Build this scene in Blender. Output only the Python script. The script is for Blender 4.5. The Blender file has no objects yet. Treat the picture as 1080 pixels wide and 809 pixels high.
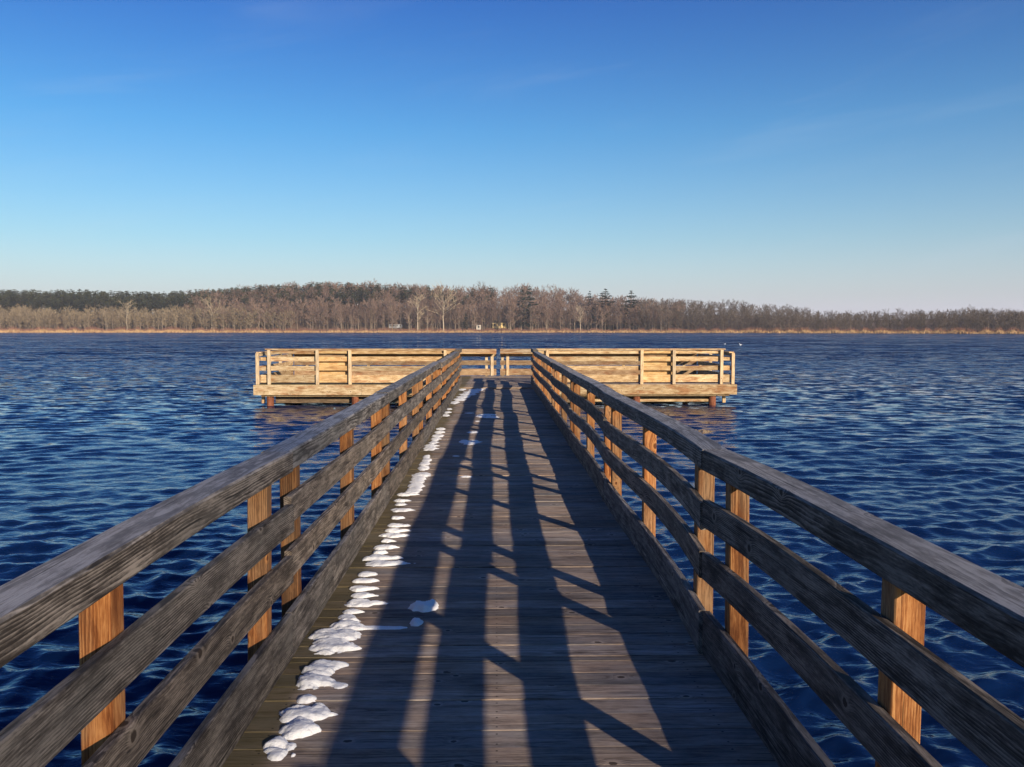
import bpy, math, random
import numpy as np
R = math.radians
rng = random.Random(7)
nrs = np.random.RandomState(11)
C = bpy.context.scene.collection
SC = bpy.context.scene

# ------------------------------------------------------------------ basics
EYE = 1.65            # eye height above the deck (deck top is z = 0)
WATER = -0.62
FPX = 905.0           # focal length in photograph pixels
HX, HY = 523.5, 347.5 # vanishing point of the pier in the photograph

def deck_pt(px, py):
    d = EYE * FPX / (py - HY)
    return (px - HX) * d / FPX, d

def tag(o, label=None, cat=None, group=None, kind=None):
    if label: o['label'] = label
    if cat: o['category'] = cat
    if group: o['group'] = group
    if kind: o['kind'] = kind
    return o

def empty(name, loc=(0, 0, 0), rz=0.0):
    o = bpy.data.objects.new(name, None)
    o.empty_display_size = 0.2
    o.location = loc
    o.rotation_euler = (0, 0, rz)
    C.objects.link(o)
    return o

def link_mesh(name, me, mat, parent=None, loc=None):
    o = bpy.data.objects.new(name, me)
    for m in (mat if isinstance(mat, (list, tuple)) else [mat]):
        me.materials.append(m)
    C.objects.link(o)
    if parent is not None: o.parent = parent
    if loc is not None: o.location = loc
    return o

# ------------------------------------------------------------------ node helper
class NT:
    def __init__(s, name, world=False):
        if world:
            s.id = bpy.data.worlds.new(name)
        else:
            s.id = bpy.data.materials.new(name)
        s.id.use_nodes = True
        s.t = s.id.node_tree
        s.t.nodes.clear()
    def n(s, typ, **kw):
        x = s.t.nodes.new(typ)
        for k, v in kw.items(): setattr(x, k, v)
        return x
    def put(s, sock, v):
        if hasattr(v, 'is_output') or isinstance(v, bpy.types.NodeSocket):
            s.t.links.new(v, sock)
        else:
            sock.default_value = v
    def math(s, op, a, b=0.0, c=None, clamp=False):
        x = s.n('ShaderNodeMath', operation=op, use_clamp=clamp)
        s.put(x.inputs[0], a); s.put(x.inputs[1], b)
        if c is not None: s.put(x.inputs[2], c)
        return x.outputs[0]
    def comb(s, a, b, c):
        x = s.n('ShaderNodeCombineXYZ')
        s.put(x.inputs[0], a); s.put(x.inputs[1], b); s.put(x.inputs[2], c)
        return x.outputs[0]
    def sep(s, v):
        x = s.n('ShaderNodeSeparateXYZ'); s.put(x.inputs[0], v)
        return x.outputs
    def vm(s, op, a, b=None):
        x = s.n('ShaderNodeVectorMath', operation=op)
        s.put(x.inputs[0], a)
        if b is not None: s.put(x.inputs[1], b)
        return x
    def noise(s, vec, scale, detail=2.0, rough=0.5, dist=0.0):
        x = s.n('ShaderNodeTexNoise')
        s.put(x.inputs['Vector'], vec); s.put(x.inputs['Scale'], scale)
        x.inputs['Detail'].default_value = detail
        x.inputs['Roughness'].default_value = rough
        x.inputs['Distortion'].default_value = dist
        return x.outputs['Fac']
    def ss(s, v, lo, hi, a=0.0, b=1.0):
        x = s.n('ShaderNodeMapRange', interpolation_type='SMOOTHSTEP')
        s.put(x.inputs[0], v)
        for i, q in enumerate((lo, hi, a, b)): s.put(x.inputs[i + 1], q)
        return x.outputs[0]
    def mix(s, f, a, b, mode='MIX'):
        x = s.n('ShaderNodeMix', data_type='RGBA', blend_type=mode)
        s.put(x.inputs[0], f)
        s.put(x.inputs[6], a if not isinstance(a, tuple) else (*a, 1)[:4])
        s.put(x.inputs[7], b if not isinstance(b, tuple) else (*b, 1)[:4])
        return x.outputs[2]
    def ramp(s, f, stops):
        x = s.n('ShaderNodeValToRGB')
        e = x.color_ramp.elements
        while len(e) < len(stops): e.new(0.5)
        for q, (p, c) in zip(e, stops):
            q.position = p; q.color = (*c, 1)
        s.put(x.inputs[0], f)
        return x.outputs[0]
    def attr(s, name, out='Fac'):
        x = s.n('ShaderNodeAttribute', attribute_name=name)
        return x.outputs[out]
    def bump(s, h, strength, dist, normal=None):
        x = s.n('ShaderNodeBump')
        s.put(x.inputs['Height'], h); s.put(x.inputs['Strength'], strength)
        x.inputs['Distance'].default_value = dist
        if normal is not None: s.put(x.inputs['Normal'], normal)
        return x.outputs[0]
    def finish(s, color, rough=0.7, normal=None, spec=0.3, ior=1.45):
        p = s.n('ShaderNodeBsdfPrincipled')
        s.put(p.inputs['Base Color'], color if not isinstance(color, tuple) else (*color, 1)[:4])
        s.put(p.inputs['Roughness'], rough)
        p.inputs['Specular IOR Level'].default_value = spec
        p.inputs['IOR'].default_value = ior
        if normal is not None: s.put(p.inputs['Normal'], normal)
        o = s.n('ShaderNodeOutputMaterial')
        s.t.links.new(p.outputs[0], o.inputs[0])
        return s.id

# ------------------------------------------------------------------ materials
def wood(name, dark, mid, light, knot, tint_lo, tint_hi, grey=None, moss=False, bump=0.5, rings=0.5, warm=None, silver=None, contrast=1.0):
    m = NT(name)
    g = m.attr('gc', 'Vector')
    rnd = m.attr('rnd')
    l, w, t = m.sep(g)
    seed = m.math('MULTIPLY', rnd, 71.0)
    wt = m.math('ADD', w, m.math('MULTIPLY', t, 0.83))
    def vec(a, b, c):
        return m.comb(m.math('MULTIPLY', l, a), m.math('MULTIPLY_ADD', w, b, seed), m.math('MULTIPLY_ADD', t, c, seed))
    # knots: sparse cells, measured in metres
    SX, SY = 1.7, 7.0
    kv = m.comb(m.math('MULTIPLY', l, SX), m.math('MULTIPLY_ADD', wt, SY, seed), 0.0)
    vo = m.n('ShaderNodeTexVoronoi', voronoi_dimensions='2D', feature='F1')
    m.put(vo.inputs['Vector'], kv); vo.inputs['Scale'].default_value = 1.0
    dv = m.vm('SUBTRACT', kv, vo.outputs['Position']).outputs[0]
    dx, dy, _ = m.sep(dv)
    dx = m.math('DIVIDE', dx, SX); dy = m.math('DIVIDE', dy, SY)
    kn = m.noise(vec(60, 60, 60), 1.0, 2)
    r = m.math('SQRT', m.math('ADD', m.math('MULTIPLY', dx, m.math('MULTIPLY', dx, 0.5)), m.math('MULTIPLY', dy, dy)))
    r = m.math('ADD', r, m.math('MULTIPLY', m.math('SUBTRACT', kn, 0.5), 0.012))
    cellr = m.sep(vo.outputs['Color'])[0]
    on = m.math('GREATER_THAN', cellr, 0.40)
    size = m.math('ADD', 0.005, m.math('MULTIPLY', cellr, 0.011))
    q = m.math('DIVIDE', r, 0.032)
    swell = m.math('MULTIPLY', m.math('EXPONENT', m.math('MULTIPLY', m.math('MULTIPLY', q, q), -1.0)), on)
    low = m.noise(vec(0.9, 4.0, 4.0), 1.0, 3, 0.55)
    lowc = m.math('SUBTRACT', low, 0.5)
    # growth rings cut lengthwise: radius from a pith that lies off the board and wanders along it
    r2 = m.math('FRACT', m.math('MULTIPLY', rnd, 7.31)); r3 = m.math('FRACT', m.math('MULTIPLY', rnd, 13.7))
    cx = m.math('MULTIPLY', m.math('SUBTRACT', r2, 0.5), 0.12)
    cz = m.math('MULTIPLY_ADD', r3, 0.09, 0.025)
    ax = m.math('SUBTRACT', w, cx); az = m.math('ADD', t, cz)
    rad = m.math('SQRT', m.math('ADD', m.math('MULTIPLY', ax, ax), m.math('MULTIPLY', az, az)))
    rad = m.math('ADD', rad, m.math('ADD', m.math('MULTIPLY', lowc, 0.050), m.math('ADD', m.math('MULTIPLY', l, 0.006), m.math('MULTIPLY', swell, 0.020))))
    ring = m.math('FRACT', m.math('MULTIPLY', rad, 120.0))
    ring = m.math('MULTIPLY', ring, m.ss(ring, 1.0, 0.82))          # slow light wood, then a thin dark line
    ringw = m.ss(m.noise(vec(1.3, 8, 8), 1.0, 2), 0.38, 0.62, 0.25, 1.0)
    wd = m.math('ADD', wt, m.math('MULTIPLY', m.math('ADD', m.math('MULTIPLY', lowc, 0.06), m.math('MULTIPLY', swell, 0.012)), 1.0))
    fv = m.comb(m.math('MULTIPLY', l, 22.0), m.math('MULTIPLY_ADD', wd, 260.0, seed), m.math('MULTIPLY', t, 60.0))
    fine = m.noise(fv, 1.0, 4, 0.65)
    streak = m.noise(m.comb(m.math('MULTIPLY', l, 3.2), m.math('MULTIPLY_ADD', wd, 46.0, seed), m.math('MULTIPLY', t, 20.0)), 1.0, 4, 0.6)
    blot = m.noise(vec(4.5, 13.0, 13.0), 1.0, 5, 0.65)
    f = m.math('MULTIPLY', m.math('MULTIPLY', m.math('SUBTRACT', ring, 0.45), ringw), 1.35 * rings)
    f = m.math('ADD', f, m.math('MULTIPLY', m.math('SUBTRACT', fine, 0.5), 1.0))
    f = m.math('ADD', f, m.math('MULTIPLY', m.math('SUBTRACT', streak, 0.5), 1.15))
    f = m.math('ADD', f, m.math('MULTIPLY', m.math('SUBTRACT', blot, 0.5), 1.25))
    f = m.math('MULTIPLY_ADD', f, contrast, 0.5)
    col = m.ramp(f, [(0.20, dark), (0.50, mid), (0.82, light)])
    if warm:
        wf = m.ss(m.noise(vec(1.3, 5, 5), 1.0, 3, 0.6), 0.50, 0.68, 0.0, 0.75)
        col = m.mix(wf, col, m.mix(m.ss(f, 0.2, 0.8), tuple(c * 0.6 for c in warm), warm))
    if grey:
        gf = m.ss(m.noise(vec(1.4, 5.2, 5.2), 1.0, 4, 0.6), 0.42, 0.66, 0.0, 0.8)
        col = m.mix(gf, col, m.mix(m.ss(f, 0.25, 0.75), tuple(c * 0.55 for c in grey), tuple(min(1, c * 1.25) for c in grey)))
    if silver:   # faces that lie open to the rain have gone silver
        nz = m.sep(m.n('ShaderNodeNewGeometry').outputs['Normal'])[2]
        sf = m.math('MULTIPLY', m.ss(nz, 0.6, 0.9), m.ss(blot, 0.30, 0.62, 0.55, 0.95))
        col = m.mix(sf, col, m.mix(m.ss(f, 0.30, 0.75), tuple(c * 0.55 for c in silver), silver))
    # drying cracks
    cv = m.comb(m.math('MULTIPLY', l, 1.8), m.math('MULTIPLY_ADD', wd, 95.0, seed), m.math('MULTIPLY', t, 40.0))
    crack = m.ss(m.noise(cv, 1.0, 1), 0.685, 0.73)
    col = m.mix(m.math('MULTIPLY', crack, 0.75), col, tuple(c * 0.28 for c in dark))
    # knots
    rim = m.math('MULTIPLY', m.ss(m.math('DIVIDE', r, size), 2.3, 1.2), on)
    core = m.math('MULTIPLY', m.ss(m.math('DIVIDE', r, size), 1.05, 0.75), on)
    col = m.mix(m.math('MULTIPLY', rim, 0.5), col, light)
    col = m.mix(m.math('MULTIPLY', core, 0.9), col, knot)
    # each board its own tone
    tone = m.math('MULTIPLY_ADD', rnd, tint_hi - tint_lo, tint_lo)
    hue = m.math('FRACT', m.math('MULTIPLY', rnd, 5.17))
    col = m.mix(1.0, col, m.comb(m.math('MULTIPLY', tone, m.math('MULTIPLY_ADD', hue, 0.12, 0.96)), tone, m.math('MULTIPLY', tone, m.math('MULTIPLY_ADD', hue, -0.14, 1.05))), 'MULTIPLY')
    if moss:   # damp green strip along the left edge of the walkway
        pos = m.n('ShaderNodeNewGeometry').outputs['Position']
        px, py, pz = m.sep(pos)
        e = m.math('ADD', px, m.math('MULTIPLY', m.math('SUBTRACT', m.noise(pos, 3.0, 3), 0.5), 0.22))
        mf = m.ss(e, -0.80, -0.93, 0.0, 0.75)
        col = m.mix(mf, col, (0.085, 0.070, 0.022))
        # screw heads, two at each bearer
        sx = m.math('MINIMUM', m.math('ABSOLUTE', px), m.math('ABSOLUTE', m.math('SUBTRACT', m.math('ABSOLUTE', px), 0.93)))
        sw = m.math('SUBTRACT', m.math('ABSOLUTE', w), 0.043)
        sd_ = m.math('SQRT', m.math('ADD', m.math('MULTIPLY', sx, sx), m.math('MULTIPLY', sw, sw)))
        col = m.mix(m.ss(sd_, 0.0060, 0.0040, 0.0, 0.8), col, (0.02, 0.016, 0.014))
        nx = m.comb(m.math('MULTIPLY', px, 2.0), m.math('MULTIPLY', py, 2.0), 0.0)
        wet = m.ss(m.noise(nx, 0.8, 3), 0.45, 0.65, 0.0, 0.35)
        col = m.mix(wet, col, m.mix(1.0, col, (0.55, 0.52, 0.50), 'MULTIPLY'))
    h = m.math('SUBTRACT', m.math('ADD', m.math('MULTIPLY', fine, 0.8), m.math('MULTIPLY', streak, 0.5)), m.math('MULTIPLY', crack, 1.2))
    nrm = m.bump(h, bump, 0.004)
    return m.finish(col, 0.82, nrm, 0.25)

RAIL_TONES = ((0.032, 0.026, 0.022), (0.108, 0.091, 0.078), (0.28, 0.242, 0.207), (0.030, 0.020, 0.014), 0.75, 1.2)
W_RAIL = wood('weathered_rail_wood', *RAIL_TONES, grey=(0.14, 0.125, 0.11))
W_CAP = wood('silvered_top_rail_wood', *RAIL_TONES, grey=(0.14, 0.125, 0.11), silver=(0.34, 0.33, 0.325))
W_POST = wood('orange_post_wood', (0.14, 0.046, 0.014), (0.30, 0.118, 0.038), (0.45, 0.22, 0.082), (0.08, 0.025, 0.01), 0.55, 1.22, bump=0.35, rings=0.6, grey=(0.25, 0.155, 0.085))
W_PLAT = wood('pale_platform_wood', (0.20, 0.105, 0.045), (0.52, 0.37, 0.20), (0.70, 0.57, 0.38), (0.14, 0.06, 0.025), 0.70, 1.15, bump=0.3, rings=0.4, warm=(0.40, 0.17, 0.065), contrast=0.8)
W_BACK = wood('darker_back_railing_wood', (0.13, 0.075, 0.04), (0.30, 0.20, 0.115), (0.46, 0.34, 0.22), (0.1, 0.05, 0.02), 0.65, 1.15, bump=0.3, rings=0.4, warm=(0.30, 0.13, 0.06), contrast=0.8)  # toned darker than the front boards so the gaps between slats read dark
W_PPOST = wood('pale_platform_post_wood', (0.36, 0.25, 0.15), (0.56, 0.43, 0.27), (0.66, 0.54, 0.38), (0.2, 0.1, 0.05), 0.9, 1.1, bump=0.3, rings=0.4)
W_NEW = wood('new_yellow_wood', (0.34, 0.20, 0.085), (0.53, 0.36, 0.165), (0.64, 0.48, 0.27), (0.25, 0.12, 0.04), 0.88, 1.10, bump=0.2, rings=0.4, warm=(0.52, 0.28, 0.12))
W_DECK = wood('worn_deck_wood', (0.105, 0.078, 0.062), (0.33, 0.255, 0.200), (0.50, 0.41, 0.335), (0.06, 0.042, 0.032), 0.66, 1.24, grey=(0.27, 0.245, 0.225), moss=True, rings=0.4, contrast=0.62)
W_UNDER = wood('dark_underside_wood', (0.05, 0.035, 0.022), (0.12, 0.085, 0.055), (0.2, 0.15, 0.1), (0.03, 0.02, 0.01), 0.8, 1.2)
W_PILE = wood('reddish_piling_wood', (0.09, 0.03, 0.016), (0.21, 0.075, 0.04), (0.28, 0.12, 0.07), (0.05, 0.02, 0.01), 0.8, 1.1)

def snow_mat():
    m = NT('snow')
    p = m.n('ShaderNodeNewGeometry').outputs['Position']
    h = m.noise(p, 90, 4, 0.65)
    h2 = m.noise(p, 18, 3)
    col = m.mix(m.ss(h2, 0.55, 0.75, 0.0, 0.35), (0.86, 0.87, 0.88), (0.66, 0.64, 0.61))
    return m.finish(col, 0.6, m.bump(m.math('ADD', h, h2), 0.6, 0.01), 0.3)
SNOW = snow_mat()

def water_mat():
    m = NT('lake_water')
    p = m.n('ShaderNodeNewGeometry').outputs['Position']
    x, y, z = m.sep(p)
    dist = m.math('SQRT', m.math('ADD', m.math('MULTIPLY', x, x), m.math('MULTIPLY', y, y)))
    rip = m.noise(m.comb(m.math('MULTIPLY', x, 0.55), y, 0.0), 16.0, 2, 0.5, 0.3)
    patch = m.ss(m.noise(m.comb(m.math('MULTIPLY', x, 0.35), y, 3.0), 0.04, 2), 0.35, 0.65, 0.82, 1.15)
    n3 = m.bump(rip, 0.30, 0.03)
    # beyond the modelled waves the wave slopes come from noise (they do not flatten with distance)
    def slopes(sx, sy, sc, seed, det=2.0):
        t = m.n('ShaderNodeTexNoise')
        m.put(t.inputs['Vector'], m.comb(m.math('MULTIPLY_ADD', y, 0.10, m.math('MULTIPLY', x, sx)), m.math('MULTIPLY_ADD', x, 0.06, m.math('MULTIPLY', y, sy)), seed))
        t.inputs['Scale'].default_value = sc; t.inputs['Detail'].default_value = det; t.inputs['Roughness'].default_value = 0.55
        return m.vm('SUBTRACT', t.outputs['Color'], (0.5, 0.5, 0.5)).outputs[0]
    def scale(v, f):
        q = m.n('ShaderNodeVectorMath', operation='SCALE'); m.put(q.inputs[0], v); m.put(q.inputs['Scale'], f)
        return q.outputs[0]
    k = m.ss(dist, 10.0, 34.0)
    k2 = m.ss(dist, 30.0, 100.0)
    k3 = m.ss(dist, 70.0, 200.0)
    add = m.vm('ADD', scale(slopes(0.55, 1.0, 3.0, 0.0), m.math('MULTIPLY', m.math('MULTIPLY', k, patch), 1.8)),
               scale(slopes(0.50, 1.0, 0.62, 5.0), m.math('MULTIPLY', m.math('MULTIPLY', k2, patch), 1.7))).outputs[0]
    add = m.vm('ADD', add, scale(slopes(0.35, 1.0, 6.0, 9.0), m.math('MULTIPLY_ADD', k, 0.35, 0.25))).outputs[0]
    add = m.vm('ADD', add, scale(slopes(0.30, 1.0, 0.16, 14.0), m.math('MULTIPLY', k3, 1.3))).outputs[0]
    add = m.vm('MULTIPLY', add, (0.45, 1.0, 0.0)).outputs[0]
    # wind waves are steeper on the face turned to this shore
    lean = m.comb(0.0, m.math('MULTIPLY_ADD', k2, -0.16, m.math('MULTIPLY_ADD', k, -0.09, -0.03)), 0.0)
    nn = m.vm('NORMALIZE', m.vm('ADD', m.vm('ADD', n3, add).outputs[0], lean).outputs[0]).outputs[0]
    return m.finish((0.0024, 0.012, 0.052), 0.04, nn, 0.5, 1.38)
WATER_M = water_mat()

def flat_mat(name, col, rough=0.8, var=0.25, scale=1.0):
    m = NT(name)
    p = m.n('ShaderNodeNewGeometry').outputs['Position']
    f = m.noise(p, scale, 4, 0.6)
    c = m.mix(f, tuple(q * (1 - var) for q in col), tuple(min(1, q * (1 + var)) for q in col))
    return m.finish(c, rough, None, 0.2)

def veg_mat(name, a, b):
    """vegetation: tone differs from plant to plant (attribute rnd, or the object's own random)"""
    m = NT(name)
    oi = m.n('ShaderNodeObjectInfo').outputs['Random']
    f = m.math('FRACT', m.math('ADD', m.attr('rnd'), oi))
    return m.finish(m.mix(f, a, b), 0.9, None, 0.1)
BARK_PALE = veg_mat('pale_bark', (0.15, 0.11, 0.08), (0.36, 0.285, 0.21))
BARK_CREAM = veg_mat('cream_bark', (0.46, 0.37, 0.26), (0.54, 0.45, 0.33))
TWIG_CREAM = veg_mat('cream_twigs', (0.34, 0.27, 0.175), (0.42, 0.34, 0.23))
TWIG_BROWN = veg_mat('brown_twigs', (0.135, 0.085, 0.068), (0.25, 0.170, 0.130))
TWIG_TAN = veg_mat('tan_twigs', (0.165, 0.122, 0.078), (0.30, 0.235, 0.150))
TWIG_GREY = veg_mat('grey_brown_twigs', (0.085, 0.066, 0.052), (0.155, 0.122, 0.098))
NEEDLE = veg_mat('pine_needles', (0.034, 0.042, 0.024), (0.078, 0.084, 0.044))
NEEDLE_D = veg_mat('spruce_needles', (0.012, 0.026, 0.016), (0.026, 0.044, 0.024))
PINE_BARK = veg_mat('dark_pine_bark', (0.06, 0.04, 0.03), (0.13, 0.085, 0.06))
BRUSH_M = veg_mat('red_brown_brush', (0.17, 0.075, 0.055), (0.28, 0.15, 0.10))
REED_M = veg_mat('golden_reeds', (0.30, 0.17, 0.085), (0.55, 0.36, 0.18))
LITTER = flat_mat('leaf_litter', (0.17, 0.105, 0.065), 0.95, 0.4, 0.2)

# ------------------------------------------------------------------ boards
class Boards:
    """collects boards into one mesh that carries grain coordinates (gc) and a tone per board (rnd)"""
    def __init__(s):
        s.v = []; s.f = []; s.g = []; s.r = []
    def board(s, pts, u, v, wu, wv, ch=0.004, rnd=None, us=None):
        """pts: centre line; u, v: unit cross axes (or one u per point in us); wu, wv: sizes along them"""
        pts = [np.array(p, float) for p in pts]
        v = np.array(v, float)
        n = len(pts)
        a, b = wu / 2, wv / 2
        c = min(ch, a * 0.5, b * 0.5)
        ring = [(-a + c, -b), (a - c, -b), (a, -b + c), (a, b - c), (a - c, b), (-a + c, b), (-a, b - c), (-a, -b + c)]
        ol, ow = nrs.uniform(0, 90), nrs.uniform(0, 40)
        rr = nrs.uniform() if rnd is None else rnd
        base = len(s.v)
        along = 0.0
        for i, p in enumerate(pts):
            uu = np.array(us[i] if us is not None else u, float)
            if i: along += float(np.linalg.norm(p - pts[i - 1]))
            for (x, y) in ring:
                s.v.append(tuple(p + uu * x + v * y))
                s.g.append((along + ol, x, y))
                s.r.append(rr)
        for i in range(n - 1):
            for k in range(8):
                k2 = (k + 1) % 8
                s.f.append((base + i * 8 + k, base + i * 8 + k2, base + (i + 1) * 8 + k2, base + (i + 1) * 8 + k))
        # end caps with their own vertices so that the grain coordinate is end grain
        for i, rev in ((0, True), (n - 1, False)):
            idx = [base + i * 8 + k for k in range(8)]
            s.f.append(tuple(reversed(idx)) if rev else tuple(idx))
    def build(s, name, mat, parent=None):
        me = bpy.data.meshes.new(name)
        me.from_pydata(s.v, [], s.f)
        at = me.attributes.new('gc', 'FLOAT_VECTOR', 'POINT')
        at.data.foreach_set('vector', np.array(s.g, 'f').ravel())
        at = me.attributes.new('rnd', 'FLOAT', 'POINT')
        at.data.foreach_set('value', np.array(s.r, 'f'))
        import bmesh
        bm = bmesh.new(); bm.from_mesh(me)
        bmesh.ops.recalc_face_normals(bm, faces=bm.faces)
        bm.to_mesh(me); bm.free()
        return link_mesh(name, me, mat, parent)

def one(name, mat, parent, pts, u, v, wu, wv, ch=0.004, rnd=None, us=None):
    b = Boards(); b.board(pts, u, v, wu, wv, ch, rnd, us)
    return b.build(name, mat, parent)

X3, Y3, Z3 = (1, 0, 0), (0, 1, 0), (0, 0, 1)

def cyl(name, mat, parent, x, y, z0, z1, r, seg=14):
    b = Boards()
    ol = nrs.uniform(0, 50)
    for z in (z0, (z0 + z1) / 2, z1):
        for k in range(seg):
            a = 2 * math.pi * k / seg
            rr = r * (1 + 0.04 * math.sin(3 * a + ol))
            b.v.append((x + rr * math.cos(a), y + rr * math.sin(a), z)); b.g.append((z + ol, r * a, 0)); b.r.append(0.5)
    for i in range(2):
        for k in range(seg):
            b.f.append((i * seg + k, i * seg + (k + 1) % seg, (i + 1) * seg + (k + 1) % seg, (i + 1) * seg + k))
    b.f.append(tuple(range(2 * seg, 3 * seg)))
    return b.build(name, mat, parent)

# ------------------------------------------------------------------ walkway sections
HALF = 1.026           # inner face of the rails
def cubic(c, s):
    """cubic through four values at s = 0, 1/3, 2/3, 1"""
    x = [0, 1 / 3, 2 / 3, 1]; y = 0.0
    for i in range(4):
        L = c[i]
        for j in range(4):
            if j != i: L *= (s - x[j]) / (x[i] - x[j])
        y += L
    return y

STARTS = [-3.56, 0.35, 4.25, 8.16, 12.07, 15.98, 19.89, 23.80]
flat4 = lambda a: [rng.uniform(-a, a) for _ in range(4)]
WARP = {}
for k in range(7):
    for sd in (-1, 1):
        a = 0.010 if sd < 0 else 0.014
        e = flat4(a)
        WARP[k, sd] = dict(base=[q * 0.6 for q in e], top=e, dz=flat4(0.012))
WARP[1, 1] = dict(base=[0.045, 0.045, 0.04, 0.02], top=[0.075, 0.06, 0.045, 0.005], dz=[0.02, 0.022, 0.022, -0.012])
WARP[2, 1] = dict(base=[0.0, 0.03, 0.012, 0.004], top=[0.0, 0.03, 0.012, -0.004], dz=[-0.012, 0.014, 0.008, -0.008])
WARP[3, 1] = dict(base=[0.0, 0.02, 0.008, 0.0], top=[0.0, 0.022, 0.01, -0.004], dz=[-0.01, 0.012, 0.005, -0.01])
WARP[1, -1] = dict(base=[0.0, 0.01, 0.01, 0.0], top=[0.01, 0.0, 0.0, -0.02], dz=[0.0, 0.0, 0.005, -0.01])

def warp(k, sd, s, z):
    w = WARP[k, sd]
    f = min(1.0, z / 1.0)
    kz = 0.3 if z > 0.9 else 1.0
    return cubic(w['base'], s) * (1 - f) + cubic(w['top'], s) * f, cubic(w['dz'], s) * kz

SECTION_LABEL = [
    'part of the plank walkway just behind the viewer',
    'nearest plank walkway section, with the large white snow drift by its left kickboard',
    'second plank walkway section, starting beyond the near deck seam and its snow drift',
    'third plank walkway section, with fused snow strip along its left kickboard',
    'fourth plank walkway section, with a wide low snow streak in the sunlit strip',
    'fifth plank walkway section, with a bluish shaded snow patch at its middle',
    'farthest plank walkway section, with long slanting snow drift where it meets the platform',
]

def walkway_section(k):
    y0, y1 = STARTS[k], STARTS[k + 1]
    root = tag(empty('walkway_section', (0, y0, 0)), SECTION_LABEL[k], 'walkway', 'walkway sections of the pier')
    Ls = y1 - y0
    d = Boards()
    y = 0.010
    while y < Ls - 0.02:
        w = min(0.1415, Ls - y - 0.004)
        zj = rng.uniform(-0.004, 0.001)
        yc = y + w / 2
        dx = rng.uniform(-0.012, 0.012)
        pts = [(-1.19 + dx, yc + rng.uniform(-.002, .002), -0.019 + zj), (0, yc + rng.uniform(-.002, .002), -0.019 + zj + rng.uniform(-.002, .001)), (1.19 + dx, yc, -0.019 + zj)]
        d.board(pts, Y3, Z3, w, 0.038, 0.0012)
        y += w + rng.uniform(0.0035, 0.0085)
    d.build('deck', W_DECK, root)
    N = 14
    deck_root = root
    for sd in (-1, 1):
        gap = 0.007
        root = empty('railing', (0, 0, 0)); root.parent = deck_root
        ss = [i / N for i in range(N + 1)]
        def line(z, xin, extra=0.0, e0=0.0, e1=0.0):
            out = []
            ph = rng.uniform(0, 6)
            for s in ss:
                yy = gap + e0 + s * (Ls - 2 * gap - e0 + e1)
                ox, oz = warp(k, sd, s, z)
                wig = extra * math.sin(ph + 5 * s)
                out.append((sd * (xin + ox), yy, z + oz + wig))
            return out
        jit = rng.uniform(-0.010, 0.010)
        side_j = rng.uniform(-0.008, 0.010)
        one('top_rail', W_CAP, root, line(0.995 + jit, HALF + 0.066 + side_j, 0.002), X3, Z3, 0.142, 0.105, 0.008)
        for zc in (0.73, 0.47):
            e = rng.uniform(-0.004, 0.010)
            one('rail', W_RAIL, root, line(zc + rng.uniform(-.012, .012), HALF + 0.019 + rng.uniform(-.004, .0), 0.003, 0, 0), X3, Z3, 0.038, 0.140, 0.005)
        kb = line(0.118, HALF + 0.019, 0.003)
        kb = [(p[0], p[1], 0.1150) for p in kb]
        one('kickboard', W_RAIL, root, kb, X3, Z3, 0.038, 0.228, 0.005)
        for py in (0.33, Ls / 2 + 0.09, Ls - 0.29):
            s = py / Ls
            b0, dz0 = warp(k, sd, s, 0.0); b1, dz1 = warp(k, sd, s, 1.0)
            xi = HALF + 0.040 + 0.0445
            pts = [(sd * (xi + b0), py, -0.26), (sd * (xi + b0), py, 0.0), (sd * (xi + b1), py, 0.940 + dz1)]
            one('post', W_POST, root, pts, X3, Y3, 0.089, 0.089, 0.004)
        root = deck_root
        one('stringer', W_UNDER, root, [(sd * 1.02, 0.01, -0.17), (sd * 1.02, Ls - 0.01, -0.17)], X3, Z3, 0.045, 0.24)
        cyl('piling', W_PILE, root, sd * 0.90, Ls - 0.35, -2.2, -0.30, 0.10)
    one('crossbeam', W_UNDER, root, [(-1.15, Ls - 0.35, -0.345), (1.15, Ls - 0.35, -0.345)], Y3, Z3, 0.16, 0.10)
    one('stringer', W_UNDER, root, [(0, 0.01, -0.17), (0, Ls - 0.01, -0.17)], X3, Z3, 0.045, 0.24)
    return root

for k in range(7):
    walkway_section(k)

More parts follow.
